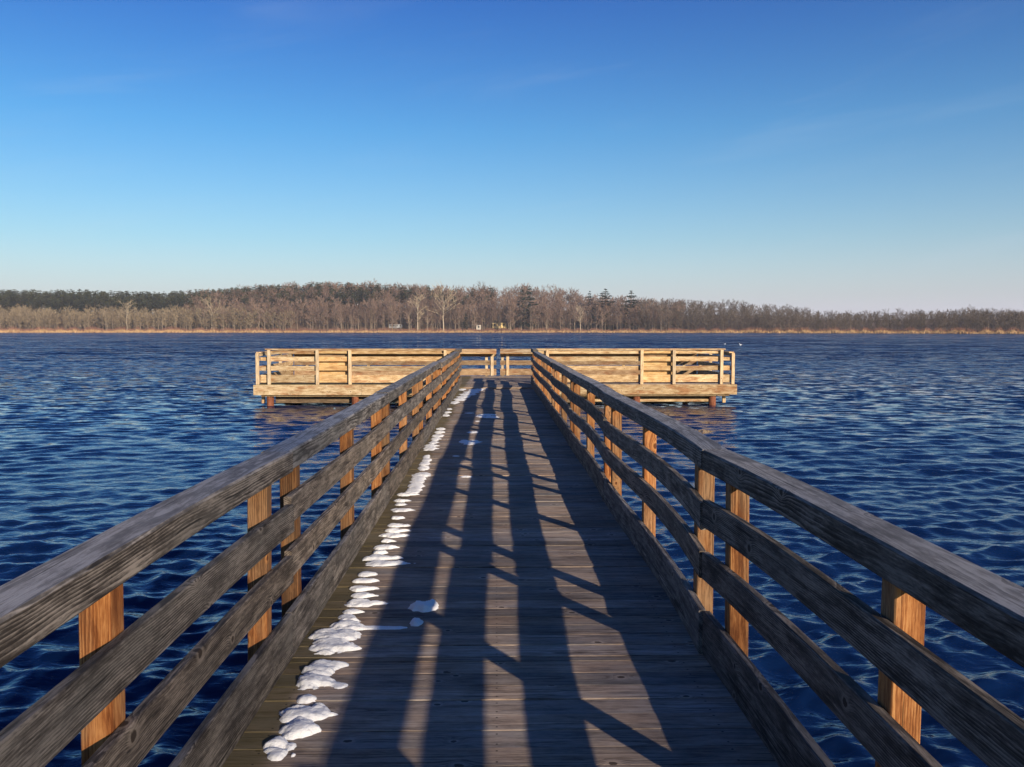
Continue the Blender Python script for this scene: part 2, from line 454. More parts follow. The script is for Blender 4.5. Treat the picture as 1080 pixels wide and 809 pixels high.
# ------------------------------------------------------------------ fishing platform
def platform():
    Y0, Y1, XE = 25.42, 29.55, 7.12
    root = tag(empty('fishing_platform', (0, 23.80, 0.045)), 'pale wooden T-shaped fishing platform with plank railings at the far end of the walkway', 'platform')
    oy = 23.80
    P = lambda pts: [(x, y - oy, z) for x, y, z in pts]
    d = Boards()
    # neck planks across, then the wings' planks
    y = 23.805
    while y < Y1:
        wide = y > Y0 - 0.05
        xs = (-XE + 0.02, XE - 0.02) if wide else (-1.19, 1.19)
        zj = rng.uniform(-0.003, 0.001)
        if wide:
            cuts = [xs[0], -3.6 + rng.uniform(-.3, .3), rng.uniform(-.5, .5), 3.6 + rng.uniform(-.3, .3), xs[1]]
        else:
            cuts = list(xs)
        for a, b in zip(cuts[:-1], cuts[1:]):
            d.board(P([(a + .002, y + 0.07, -0.019 + zj), (b - .002, y + 0.07, -0.019 + zj)]), Y3, Z3, 0.1405, 0.038)
        y += 0.1475
    d.build('deck', W_DECK, root)
    # fascia boards: front in two pieces a side, ends, back
    for a, b in ((-7.15, -3.98), (-3.975, -1.22), (1.22, 2.9), (2.905, 7.15)):
        one('fascia', W_PLAT, root, P([(a, Y0 - 0.085, -0.175 + rng.uniform(-.006, .006)), (b, Y0 - 0.085, -0.175)]), Y3, Z3, 0.040, 0.30)
    for sd in (-1, 1):
        one('fascia', W_PLAT, root, P([(sd * 7.13, Y0 - 0.06, -0.175), (sd * 7.13, Y1 + 0.1, -0.175)]), X3, Z3, 0.04, 0.29)
    one('fascia', W_PLAT, root, P([(-7.15, Y1 + 0.12, -0.175), (7.15, Y1 + 0.12, -0.175)]), Y3, Z3, 0.04, 0.29)
    # under the fascia: ledger, skirt, waler
    for sd in (-1, 1):
        one('ledger', W_PLAT, root, P([(sd * 6.95, Y0 + 0.02, -0.352), (sd * 1.3, Y0 + 0.02, -0.352)]), Y3, Z3, 0.06, 0.045)
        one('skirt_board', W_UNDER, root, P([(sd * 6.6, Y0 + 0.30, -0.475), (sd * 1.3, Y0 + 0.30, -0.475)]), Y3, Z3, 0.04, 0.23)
    one('waler', W_PLAT, root, P([(2.75, Y0 + 0.16, -0.515), (6.4, Y0 + 0.16, -0.515)]), Y3, Z3, 0.05, 0.075)
    for x in (-6.72, -4.2, -1.9, 1.9, 4.2, 6.48):
        for yy in (Y0 + 0.14, Y1 - 0.35):
            cyl('piling', W_PILE, root, x, yy - oy, -2.4, -0.33, 0.105)
    for x in (-6.98, 6.88):
        one('end_strut', W_PLAT, root, P([(x, Y0 + 0.35, -0.60), (x, Y0 + 0.35, -0.30)]), X3, Y3, 0.09, 0.09)
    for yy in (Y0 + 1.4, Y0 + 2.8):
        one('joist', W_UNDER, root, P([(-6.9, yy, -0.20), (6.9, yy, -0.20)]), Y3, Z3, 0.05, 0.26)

    base = root
    def rail_root():
        e = empty('railing', (0, 0, 0)); e.parent = base
        return e
    # neck rails between the last walkway section and the front railing
    for sd in (-1, 1):
        root = rail_root()
        one('top_rail', W_CAP, root, P([(sd * 1.092, 23.804, 0.995), (sd * 1.092, Y0 + 0.04, 0.995)]), X3, Z3, 0.142, 0.105, 0.008)
        for zc in (0.73, 0.47):
            one('rail', W_RAIL, root, P([(sd * 1.045, 23.804, zc), (sd * 1.045, Y0 + 0.02, zc)]), X3, Z3, 0.038, 0.14)
        one('kickboard', W_RAIL, root, P([(sd * 1.045, 23.804, 0.118), (sd * 1.045, Y0 + 0.02, 0.118)]), X3, Z3, 0.038, 0.228)
        for yy in (24.15, 25.25):
            one('post', W_POST, root, P([(sd * 1.1105, yy, -0.2), (sd * 1.1105, yy, 0.940)]), X3, Y3, 0.089, 0.089)

    # front railing (seen from outside: posts in front of the boards)
    for sd in (-1, 1):
        root = rail_root()
        xs = [1.51, 4.32, 5.28, 6.70]
        yb = Y0 + 0.045
        one('top_rail', W_PLAT, root, P([(sd * 1.17, Y0 + 0.01, 1.022), (sd * 6.80, Y0 + 0.01, 1.022)]), Y3, Z3, 0.16, 0.036)
        for a, b in ((1.20, 4.319), (4.322, 5.279), (5.282, 6.74)):
            mat = W_NEW if a == 4.322 else W_PLAT
            for zc, h in ((0.935, 0.085), (0.732, 0.140), (0.458, 0.140), (0.148, 0.228)):
                one('rail' if h < 0.2 else 'kickboard', mat, root, P([(sd * a, yb, zc + rng.uniform(-.006, .006)), (sd * b, yb, zc + rng.uniform(-.006, .006))]), Y3, Z3, 0.038, h)
        # newer infill boards behind the short bay
        for zc, h in ((0.84, 0.13), (0.595, 0.16), (0.315, 0.20)):
            one('infill_board', W_BACK if zc == 0.84 else W_NEW, root, P([(sd * 4.30, yb + 0.12, zc), (sd * 5.29, yb + 0.12, zc)]), Y3, Z3, 0.03, h)  # top board takes the darker back railing tone
        for x in xs:
            one('post', W_PPOST, root, P([(sd * x, Y0 - 0.022, -0.02), (sd * x, Y0 - 0.022, 1.002)]), X3, Y3, 0.089, 0.085)
        # low end railing
        root = rail_root()
        xe = 6.98
        for zc, h in ((0.86, 0.085), (0.732, 0.10), (0.458, 0.140), (0.148, 0.228)):
            one('rail' if h < 0.2 else 'kickboard', W_PLAT, root, P([(sd * xe, Y0 + 0.06, zc), (sd * xe, Y1, zc)]), X3, Z3, 0.038, h)
            if zc != 0.86:
                one('rail' if h < 0.2 else 'kickboard', W_PLAT, root, P([(sd * 6.747, yb, zc), (sd * 6.955, yb, zc)]), Y3, Z3, 0.036, h)
        one('top_rail', W_PLAT, root, P([(sd * 7.0, Y0 + 0.0, 0.925), (sd * 7.0, Y1 + .05, 0.925)]), X3, Z3, 0.15, 0.036)
        for yy in (Y0 + 0.0, Y0 + 1.35, Y0 + 2.7, Y1 - 0.05):
            one('post', W_PPOST, root, P([(sd * 7.045, yy, -0.02), (sd * 7.045, yy, 0.905)]), X3, Y3, 0.089, 0.089)
    # back railing: lower, with a tilted arm shelf
    t = R(23)
    root = rail_root()
    for a, b in ((-6.93, 0.0), (0.13, 6.93)):
        one('arm_shelf', W_PLAT, root, P([(a, Y1 - 0.185, 0.857), (b, Y1 - 0.185, 0.857)]), (0, math.cos(t), math.sin(t)), (0, -math.sin(t), math.cos(t)), 0.345, 0.036)
        one('rail', W_BACK, root, P([(a, Y1, 0.730), (b, Y1, 0.730)]), Y3, Z3, 0.038, 0.115)
        one('rail', W_BACK, root, P([(a, Y1, 0.462), (b, Y1, 0.462)]), Y3, Z3, 0.038, 0.16)
        one('kickboard', W_BACK, root, P([(a, Y1, 0.140), (b, Y1, 0.140)]), Y3, Z3, 0.038, 0.23)
    for x in (-6.5, -4.4, -2.4, -0.34, 0.21, 2.4, 4.4, 6.5):
        one('post', W_PPOST, root, P([(x, Y1 + 0.066, -0.1), (x, Y1 + 0.066, 0.86)]), X3, Y3, 0.089, 0.089)
    for x in (-0.147, 0.39):
        one('upright', W_PPOST, root, P([(x, Y1 - 0.045, 0.02), (x, Y1 - 0.045, 0.80)]), X3, Y3, 0.10, 0.04)
    return base
platform()

# ------------------------------------------------------------------ snow on the walkway
from mathutils import noise as mn
def snow_obj(blobs, label, name='snow_lump', group='snow lumps on the walkway', cat='snow'):
    """one patch of half-melted snow: a height field that dips under the planks at its ragged edge"""
    cx, cy = blobs[0][0], blobs[0][1]
    far = cy > 7.5
    stx, sty = (0.016, 0.016) if far else (0.0085, 0.0085)
    if cy > 15: stx, sty = 0.025, 0.03
    x0 = min(b[0] - b[2] * 1.5 for b in blobs) - .03; x1 = max(b[0] + b[2] * (1.5 + (b[5] if len(b) > 5 else 0)) for b in blobs) + .03
    y0 = min(b[1] - b[3] * 1.5 for b in blobs) - .02; y1 = max(b[1] + b[3] * 1.5 for b in blobs) + .02
    ox, oy = rng.uniform(0, 90), rng.uniform(0, 90)
    nx, ny = int((x1 - x0) / stx) + 2, int((y1 - y0) / sty) + 2
    single = len(blobs) == 1
    f = np.full((nx, ny), -9.0); z = np.zeros((nx, ny))
    for i in range(nx):
        x = x0 + i * stx
        for j in range(ny):
            y = y0 + j * sty
            acc = 0.0; hh = 0.0; ws = 0.0; mx = -9
            for b in blobs:
                rx = b[2]
                dx = x - b[0]
                tail = b[5] if len(b) > 5 else 0.0
                dyn = (y - b[1]) / b[3]
                if dx > 0 and tail: rx *= 1 + 1.6 * tail * math.exp(-5 * dyn * dyn)
                e = 1 - (dx / rx) ** 2 - dyn ** 2
                w = math.exp(max(-6.0, 3.0 * e))
                acc += w; hh += b[4] * w; ws += w
                mx = max(mx, e)
            e = min(math.log(acc) / 3.0, mx + 0.25)
            if e < -1.6: continue
            n = 0.62 * mn.noise((ox + x * 10, oy + y * 13, 1)) + 0.36 * mn.noise((ox + x * 24, oy + y * 30, 2)) + 0.20 * mn.noise((ox + x * 60, oy + y * 66, 3))
            gap = abs(((y - PLANK0) / 0.1463) % 1.0 - 0.5)          # 0.5 at a plank joint
            e += n * (1.25 if single else 1.25) - (0.0 if single else 0.55 * max(0.0, (gap - 0.36) / 0.14))
            f[i, j] = e
            if e > 0:
                t = 1 - math.exp(-1.9 * e)
                z[i, j] = 0.55 * (hh / ws) * (t * (0.85 + 0.30 * mn.noise((ox + x * 14, oy + y * 17, 6))) + 0.16 * mn.noise((ox + x * 80, oy + y * 80, 7)) * t)
            else:
                z[i, j] = max(-0.012, 0.03 * e)
    V, F, idx = [], [], {}
    for i in range(nx - 1):
        for j in range(ny - 1):
            q = ((i, j), (i + 1, j), (i + 1, j + 1), (i, j + 1))
            if max(f[a] for a in q) < -0.28 or min(f[a] for a in q) < -8: continue
            if max(f[a] for a in q) < -0.02 and single and False: continue
            for a in q:
                if a not in idx:
                    idx[a] = len(V); V.append((x0 + a[0] * stx - cx, y0 + a[1] * sty - cy, z[a]))
            F.append(tuple(idx[a] for a in q))
    me = bpy.data.meshes.new(name)
    me.from_pydata(V, [], F)
    for p in me.polygons: p.use_smooth = True
    o = link_mesh(name, me, SNOW, None, (cx, cy, 0.0))
    return tag(o, label, cat, group)
PLANK0 = 4.33

def sb(x0, x1, yc, hpx=None, h=0.030, tail=0.0, ry=None):
    """lump from its extent in the photograph -> metres on the deck"""
    X0, D = deck_pt(x0, yc); X1, _ = deck_pt(x1, yc)
    rx = (X1 - X0) / 2 * rng.uniform(0.86, 1.04)
    return ((X0 + X1) / 2, D, rx, ry if ry else min(0.068, max(0.046, rx * 0.75)), h, tail)

A = lambda x, y: (260 + x / 3.533, 580 + y / 3.533)
B = lambda x, y: (380 + x / 3.6, 450 + y / 3.6)
D4 = lambda x, y: (430 + x / 5.4, 385 + y / 5.4)
def from_zoom(Z, x0, x1, y, **kw):
    a = Z(x0, y); b = Z(x1, y)
    return sb(a[0], b[0], a[1], **kw)

snow_obj([from_zoom(A, 225, 415, 345, ry=0.14, h=0.06), from_zoom(A, 290, 440, 298, ry=0.11, h=0.055), from_zoom(A, 222, 380, 385, ry=0.075, h=0.045, tail=0.3),
          from_zoom(A, 400, 600, 308, ry=0.028, h=0.016), from_zoom(A, 330, 400, 268, h=0.03)],
         'largest near snow drift, with a thin tail to the right, against the left kickboard', 'snow_drift')
snow_obj([from_zoom(A, 170, 310, 520, ry=0.10, h=0.06), from_zoom(A, 190, 315, 480, ry=0.10, h=0.06), from_zoom(A, 225, 345, 450, ry=0.07, h=0.045, tail=0.25), from_zoom(A, 290, 368, 532, ry=0.03, h=0.014)],
         'knobbly snow drift just in front of the nearest deck seam', 'snow_drift')
snow_obj([from_zoom(A, 165, 245, 580, h=0.035)], 'small rounded snow lump between the knobbly drift and the wide pointed pair')
snow_obj([from_zoom(A, 108, 270, 640, ry=0.085, h=0.05, tail=0.25)], 'wide pointed snow lump near bottom left of the deck, upper of the pair')
snow_obj([from_zoom(A, 88, 245, 697, ry=0.085, h=0.055, tail=0.25)], 'wide pointed snow lump near bottom left of the deck, lower of the pair')
snow_obj([from_zoom(A, 40, 130, 765, ry=0.06, h=0.045), from_zoom(A, 60, 130, 800, h=0.03), from_zoom(A, 125, 165, 768, ry=0.03, h=0.02), from_zoom(A, 135, 168, 800, ry=.02, h=0.02)],
         'crumbly snow heap nearest the viewer')
snow_obj([from_zoom(A, 608, 712, 232, ry=0.075, h=0.10)], 'lone rounded snow lump lying in the left sunlit strip of the deck')
snow_obj([from_zoom(A, 600, 654, 287, ry=0.055, h=0.06)], 'tiny snow lump beside the lone rounded lump, out on the deck')
ROW = 'small snow lump in the row along the foot of the left kickboard'
for x0, x1, y in ((350, 410, 245), (352, 466, 214), (370, 450, 184), (376, 462, 156), (394, 466, 127), (408, 468, 102)):
    snow_obj([from_zoom(A, x0, x1, y, h=0.040, tail=0.45)], ROW, group='snow lumps in the row by the left kickboard')
for x0, x1, y in ((0, 150, 530), (0, 115, 508), (42, 84, 487), (48, 120, 466), (72, 120, 443), (70, 160, 420), (92, 160, 402), (93, 168, 382), (112, 150, 352), (108, 182, 322), (122, 170, 300), (122, 175, 286), (138, 202, 262)):
    snow_obj([from_zoom(B, x0, x1, y, h=0.040, tail=0.45)], ROW, group='snow lumps in the row by the left kickboard')
def strip(Z, pts, label, h=0.035):
    snow_obj([from_zoom(Z, a, b, y, h=h, tail=0.1, ry=(0.36 if len(pts) > 4 else 0.20 if len(pts) > 2 else None) if Z is D4 else (0.165 if len(pts) > 1 else None)) for a, b, y in pts], label, 'snow_drift')
strip(B, [(172, 228, 246), (180, 236, 228), (184, 240, 213), (190, 246, 200), (194, 262, 186)], 'snow strip of five fused lumps beside the left kickboard on the third walkway section')
strip(B, [(216, 256, 160), (222, 262, 143), (232, 268, 130), (236, 264, 117)], 'narrow snow strip beside the left kickboard just beyond the strip of fused lumps')
strip(B, [(238, 290, 85), (244, 290, 75), (256, 294, 62), (266, 306, 48), (270, 314, 36), (280, 318, 22), (285, 322, 10)], 'long curved snow strip beside the left kickboard on the fourth walkway section')
strip(D4, [(192, 236, 288), (200, 244, 270), (212, 250, 252)], 'short snow patch beside the left kickboard on the fifth walkway section')
strip(D4, [(240, 290, 214), (262, 330, 196), (280, 350, 182), (300, 380, 168), (318, 405, 155), (345, 430, 143), (370, 470, 133), (390, 490, 122), (405, 480, 112), (288, 330, 140)], 'long slanting snow drift across the left side of the farthest walkway section', 0.04)
strip(D4, [(330, 398, 386), (350, 405, 382)], 'small snow streak in the left sunlit strip, nearer the wide low one', 0.02)
strip(D4, [(288, 350, 438), (320, 410, 442), (310, 380, 447)], 'wide low snow streak in the left sunlit strip of the fourth walkway section', 0.02)
strip(D4, [(252, 296, 522)], 'tiny snow fleck in the left sunlit strip of the third walkway section', 0.015)
strip(D4, [(322, 376, 274)], 'flat snow fleck in the left sunlit strip of the fifth walkway section', 0.015)
strip(D4, [(384, 440, 292), (410, 495, 284), (420, 520, 298)], 'bluish snow patch lying in shade at the middle of the fifth walkway section', 0.02)
strip(D4, [(378, 412, 321)], 'small bluish snow fleck just nearer than the shaded snow patch', 0.015)
a = B(380, 193); b = B(420, 193)
snow_obj([sb(a[0], b[0], a[1], h=0.02)], 'isolated white snow fleck beside a slanting post shadow on the third walkway section')

# ------------------------------------------------------------------ lake
def lake():
    q = 0.0052
    r = [1.2]
    while r[-1] < 1500: r.append(r[-1] * (1 + q))
    r = np.array(r)
    dense = np.arange(-46, 46.001, 0.10)
    coarse = np.arange(46 + 2.5, 360 - 46 - 0.1, 2.5)
    ang = np.radians(np.concatenate([dense, coarse]))
    na, nr = len(ang), len(r)
    RR, AA = np.meshgrid(r, ang, indexing='ij')
    Xc, Yc = RR * np.sin(AA), RR * np.cos(AA)
    step_r = RR * q
    da = np.where(np.abs(np.degrees(AA)) <= 46, R(0.10), R(2.5))
    step = np.maximum(step_r, RR * da * 0.6)
    Z = np.zeros_like(Xc); DX = np.zeros_like(Xc); DY = np.zeros_like(Xc)
    rs = np.random.RandomState(5)
    n = 110
    lam = np.exp(np.linspace(np.log(0.10), np.log(1.6), n)) * rs.uniform(0.95, 1.05, n)
    wgt = np.exp(-((np.log(lam / 0.38)) / 0.55) ** 2) + 1.1 * np.exp(-((np.log(lam / 0.17)) / 0.5) ** 2)
    slope = 0.24 * np.sqrt(2 * wgt / wgt.sum())
    th = R(96) + rs.normal(0, 1, n) * np.where(lam > 0.38, R(20), R(38))
    phs = rs.uniform(0, 2 * np.pi, n)
    # gusts: patches of stronger and weaker ripple
    gust = 1.0 + 0.30 * np.sin(Xc * 0.23 + Yc * 0.11 + 1.0) * np.sin(Yc * 0.31 - Xc * 0.07) + 0.15 * np.sin(Xc * 0.71 + 2.0) * np.sin(Yc * 0.53 + 0.5)
    rows_ok = None
    for i in range(n):
        k = 2 * np.pi / lam[i]
        cut = int(np.searchsorted(r, lam[i] / (2.2 * q))) + 1
        cut = min(cut, nr)
        kx, ky = k * math.cos(th[i]), k * math.sin(th[i])
        f = np.clip((lam[i] / step[:cut] - 2.4) / 3.0, 0, 1)
        A = slope[i] / k * f * gust[:cut]
        p = kx * Xc[:cut] + ky * Yc[:cut] + phs[i]
        Z[:cut] += A * np.cos(p)
        s = np.sin(p)
        DX[:cut] -= 0.55 * A * math.cos(th[i]) * s
        DY[:cut] -= 0.55 * A * math.sin(th[i]) * s
    co = np.stack([Xc + DX, Yc + DY, Z + WATER], -1).reshape(-1, 3)
    co = np.vstack([co, [[0, 0, WATER]]])
    I = np.arange(nr * na).reshape(nr, na)
    a = I[:-1]; b = np.roll(I, -1, 1)[:-1]; c = np.roll(I, -1, 1)[1:]; d = I[1:]
    quads = np.stack([a, d, c, b], -1).reshape(-1, 4)
    ctr = nr * na
    tri = np.stack([np.full(na, ctr), I[0], np.roll(I[0], -1)], -1)
    nq, nt = len(quads), len(tri)
    me = bpy.data.meshes.new('lake')
    me.vertices.add(len(co)); me.vertices.foreach_set('co', co.astype('f').ravel())
    loops = np.concatenate([quads.ravel(), tri.ravel()]).astype('i')
    me.loops.add(len(loops)); me.loops.foreach_set('vertex_index', loops)
    me.polygons.add(nq + nt)
    ls = np.concatenate([np.arange(nq) * 4, nq * 4 + np.arange(nt) * 3]).astype('i')
    me.polygons.foreach_set('loop_start', ls)
    me.polygons.foreach_set('use_smooth', np.ones(nq + nt, bool))
    me.update(calc_edges=True); me.validate()
    return tag(link_mesh('lake_water', me, WATER_M), kind='structure')
lake()

# ------------------------------------------------------------------ far shore
def shore_d(px):
    return float(np.interp(px, [-500, 0, 600, 760, 1080, 1300, 1600], [640, 625, 610, 560, 425, 380, 370]))
TOPX = [-500, 0, 100, 170, 250, 330, 400, 450, 500, 545, 595, 618, 640, 700, 760, 830, 860, 920, 970, 1030, 1080, 1500]
TOPY = [306, 310, 309.5, 312, 306, 300.5, 300, 303, 306, 302, 305, 313, 315, 317.5, 319, 324, 330, 331, 329, 328, 330, 331]
def top_y(px): return float(np.interp(px, TOPX, TOPY))
def rear_tree(px): return float(np.interp(px, [0, 330, 450, 620, 700, 850, 1080], [19, 20, 21, 20, 16, 10.5, 10]))
def hill_z(px):
    D = shore_d(px) + 95
    return EYE + (HY - top_y(px)) * D / FPX - rear_tree(px)
def ground_z(px, dep):
    s = min(1, max(0, (dep - 8) / 95)); s = s * s * (3 - 2 * s)
    base = WATER + min(0.9, max(-0.5, dep * 0.12))
    far = min(1, max(0, (dep - 60) / 240))
    return base + max(0.8, hill_z(px)) * s + 9.0 * far
def place(px, dep):
    D = shore_d(px) + dep
    return (px - HX) * D / FPX, D, ground_z(px, dep)

def far_ground():
    pxs = np.arange(-500, 1601, 12.0)
    deps = [-6, 0, 5, 10, 20, 30, 42, 55, 70, 85, 103, 140, 220, 400, 900]
    V = [place(p, d) for p in pxs for d in deps]
    n = len(deps)
    F = [(i * n + j, i * n + j + 1, (i + 1) * n + j + 1, (i + 1) * n + j) for i in range(len(pxs) - 1) for j in range(n - 1)]
    F = [f[::-1] for f in F]
    me = bpy.data.meshes.new('far_shore'); me.from_pydata(V, [], F)
    for p in me.polygons: p.use_smooth = True
    tag(link_mesh('far_shore_ground', me, LITTER), kind='structure')
far_ground()

# --- tree templates: (verts, tris, material index) as numpy arrays, height 1
def tube(V, F, M, p, q, r0, r1, mi, sides=3):
    p = np.array(p, float); q = np.array(q, float)
    d = q - p; L = np.linalg.norm(d); d = d / max(L, 1e-9)
    u = np.cross(d, (0.3, 0.9, 0.2)); u /= np.linalg.norm(u); v = np.cross(d, u)
    b = len(V)
    for c, r in ((p, r0), (q, r1)):
        for k in range(sides):
            a = 2 * math.pi * k / sides
            V.append(c + r * (u * math.cos(a) + v * math.sin(a)))
    for k in range(sides):
        k2 = (k + 1) % sides
        F.append((b + k, b + k2, b + sides + k2)); F.append((b + k, b + sides + k2, b + sides + k))
        M += [mi, mi]

def twig(V, F, M, p, d, L, w, mi, r_):
    p = np.array(p, float); d = np.array(d, float); d = d / np.linalg.norm(d)
    u = np.cross(d, [r_.uniform(-1, 1) for _ in range(3)]); u = u / max(1e-6, np.linalg.norm(u))
    b = len(V)
    V += [p - u * w / 2, p + u * w / 2, p + d * L]
    F.append((b, b + 1, b + 2)); M.append(mi)

def bare_tree(seed, H, spread=0.30, nb=16, nsub=4, ntw=5, trunk_r=0.0105, bole=0.28, tw=0.0055):
    r_ = random.Random(seed)
    V, F, M = [], [], []
    # trunk with slight bends
    p = np.array([0, 0, -0.02 * H]); r0 = trunk_r * H
    stem = [p]
    for i in range(1, 7):
        z = H * 0.86 * i / 6
        stem.append(np.array([r_.uniform(-.012, .012) * H * i / 3, r_.uniform(-.012, .012) * H * i / 3, z]))
    for i in range(6):
        tube(V, F, M, stem[i], stem[i + 1], r0 * (1 - i / 6.5), r0 * (1 - (i + 1) / 6.5), 0, 5)
    for i in range(nb):
        f = bole + (0.97 - bole) * (i + r_.random()) / nb
        z = min(5.99, f * 6)
        k = int(z); base = stem[k] + (stem[k + 1] - stem[k]) * (z - k)
        a = r_.uniform(0, 6.283)
        L = H * spread * (0.5 + 0.75 * math.sin(math.pi * min(1, (f - bole * 0.6) / (1.06 - bole * 0.6))) ** 0.8) * r_.uniform(0.75, 1.2)
        el = R(r_.uniform(32, 62))
        d = np.array([math.cos(a) * math.cos(el), math.sin(a) * math.cos(el), math.sin(el)])
        tip = base + d * L * 0.62
        if base[2] + d[2] * L > H: d[2] *= 0.6
        tube(V, F, M, base, tip, r0 * 0.42 * (1.1 - f * 0.6), r0 * 0.20, 0, 3)
        for j in range(nsub):
            g = r_.uniform(0.35, 1.0)
            b2 = base + (tip - base) * g
            d2 = d + np.array([r_.uniform(-.8, .8), r_.uniform(-.8, .8), r_.uniform(-.15, .7)])
            d2 /= np.linalg.norm(d2)
            L2 = L * r_.uniform(0.35, 0.6)
            t2 = b2 + d2 * L2
            tube(V, F, M, b2, t2, r0 * 0.15, r0 * 0.06, 1, 3)
            for q in range(ntw):
                b3 = b2 + (t2 - b2) * r_.uniform(0.3, 1.0)
                d3 = d2 + np.array([r_.uniform(-.9, .9), r_.uniform(-.9, .9), r_.uniform(-.3, .9)])
                twig(V, F, M, b3, d3, L2 * r_.uniform(0.4, 0.85), tw * H * r_.uniform(0.7, 1.3), 1, r_)
    return np.array(V), np.array(F), np.array(M)

def conifer(seed, H, base=0.12, width=0.20, nw=14, nb=7, droop=0.25, irregular=0.25, flat=0.0):
    r_ = random.Random(seed)
    V, F, M = [], [], []
    tube(V, F, M, (0, 0, -0.02 * H), (0, 0, 0.55 * H), 0.014 * H, 0.008 * H, 0, 5)
    tube(V, F, M, (0, 0, 0.55 * H), (0, 0, 0.98 * H), 0.008 * H, 0.002 * H, 0, 4)
    for i in range(nw):
        f = base + (0.99 - base) * (i + r_.uniform(-.3, .3)) / (nw - 1)
        f = min(0.985, max(base, f))
        g = (f - base) / (1 - base)
        prof = (1 - g) ** (0.8 if not flat else 0.45) * min(1, 0.55 + 2.2 * g)
        for j in range(nb):
            a = 6.283 * (j + r_.random()) / nb
            L = H * width * prof * r_.uniform(1 - irregular * 1.6, 1 + irregular) + 0.012 * H
            d = np.array([math.cos(a), math.sin(a), r_.uniform(-droop, 0.25)])
            b0 = np.array([0, 0, f * H])
            s = np.array([-math.sin(a), math.cos(a), 0])
            # a branch: five overlapping needle sprays
            for q in range(5):
                h0 = 0.15 + 0.2 * q
                c = b0 + d * L * h0
                tip = c + d * L * 0.34 + s * r_.uniform(-.14, .14) * L + np.array([0, 0, r_.uniform(-.04, .05) * H * 0.5])
                wv = s * L * (0.16 + 0.12 * (1 - h0)) + np.array([0, 0, r_.uniform(-.012, .012) * H])
                bi = len(V)
                V += [c - wv, c + wv + np.array([0, 0, -0.01 * H]), tip]
                F.append((bi, bi + 1, bi + 2)); M.append(1)
    return np.array(V), np.array(F), np.array(M)

def np_mesh(name, V, F, M, mats, rnd=None):
    me = bpy.data.meshes.new(name)
    me.vertices.add(len(V)); me.vertices.foreach_set('co', V.astype('f').ravel())
    me.loops.add(len(F) * 3); me.loops.foreach_set('vertex_index', F.astype('i').ravel())
    me.polygons.add(len(F)); me.polygons.foreach_set('loop_start', (np.arange(len(F)) * 3).astype('i'))
    me.update(calc_edges=True)
    for m in mats: me.materials.append(m)
    me.polygons.foreach_set('material_index', M.astype('i'))
    if rnd is not None:
        at = me.attributes.new('rnd', 'FLOAT', 'POINT')
        at.data.foreach_set('value', rnd.astype('f'))
    return me

def mass(name, items, mats, label_free=True):
    """items: (template, x, y, z, scale, rotz, rnd) -> one stuff object"""
    Vs, Fs, Ms, Rs = [], [], [], []
    off = 0
    for (V, F, M), x, y, z, sc, rz, rn in items:
        c, s = math.cos(rz), math.sin(rz)
        W = np.stack([(V[:, 0] * c - V[:, 1] * s) * sc + x, (V[:, 0] * s + V[:, 1] * c) * sc + y, V[:, 2] * sc + z], -1)
        Vs.append(W); Fs.append(F + off); Ms.append(M); Rs.append(np.full(len(V), rn)); off += len(V)
    me = np_mesh(name, np.vstack(Vs), np.vstack(Fs), np.concatenate(Ms), mats, np.concatenate(Rs))
    o = bpy.data.objects.new(name, me); C.objects.link(o)
    return tag(o, kind='stuff')

T_BARE = [bare_tree(100 + i, 1.0, spread=rng.uniform(.24, .34), bole=rng.uniform(.22, .36)) for i in range(8)]
T_THIN = [bare_tree(200 + i, 1.0, spread=rng.uniform(.16, .22), nb=14, nsub=3, ntw=6, trunk_r=0.007, bole=.12, tw=0.008) for i in range(6)]
T_MASS = [bare_tree(300 + i, 1.0, spread=rng.uniform(.22, .32), nb=11, nsub=3, ntw=6, trunk_r=0.009, bole=.12, tw=0.014) for i in range(8)]
T_PINE = [conifer(400 + i, 1.0, base=rng.uniform(.30, .45), width=.19, nw=11, nb=6, droop=.1, irregular=.45, flat=1) for i in range(7)]
T_SPRUCE = [conifer(500 + i, 1.0, base=.10, width=.21, nw=16, nb=8, droop=.3, irregular=.3) for i in range(4)]

# pine ridge on the left and behind the middle
items = []
for i in range(2100):
    px = rng.uniform(-240, 520)
    if px > 200 and rng.random() < (px - 200) / 420: continue
    dep = rng.uniform(50, 135)
    x, y, z = place(px, dep)
    H = 19.5 * rng.uniform(.84, 1.08)
    items.append((rng.choice(T_PINE), x, y, z, H, rng.uniform(0, 6.28), rng.random()))
mass('pine_ridge', items, [PINE_BARK, NEEDLE])
# leafless wood behind the front row
def wood_mass(name, lo, hi, n, mats, dep0, dep1, hs):
    items = []
    for i in range(n):
        px = rng.uniform(lo, hi)
        dep = dep0 + (dep1 - dep0) * rng.random()
        x, y, z = place(px, dep)
        H = rear_tree(px) * hs * rng.uniform(.72, 1.08)
        items.append((rng.choice(T_MASS), x, y, z, H, rng.uniform(0, 6.28), rng.random()))
    return mass(name, items, mats)
wood_mass('leafless_wood', -240, 310, 900, [BARK_PALE, TWIG_TAN], 16, 55, 0.76)
wood_mass('leafless_hill_wood', 200, 720, 1300, [BARK_PALE, TWIG_BROWN], 16, 122, 1.0)
wood_mass('grey_brown_wood', 670, 1330, 1700, [TWIG_GREY, TWIG_GREY], 12, 115, 1.0)

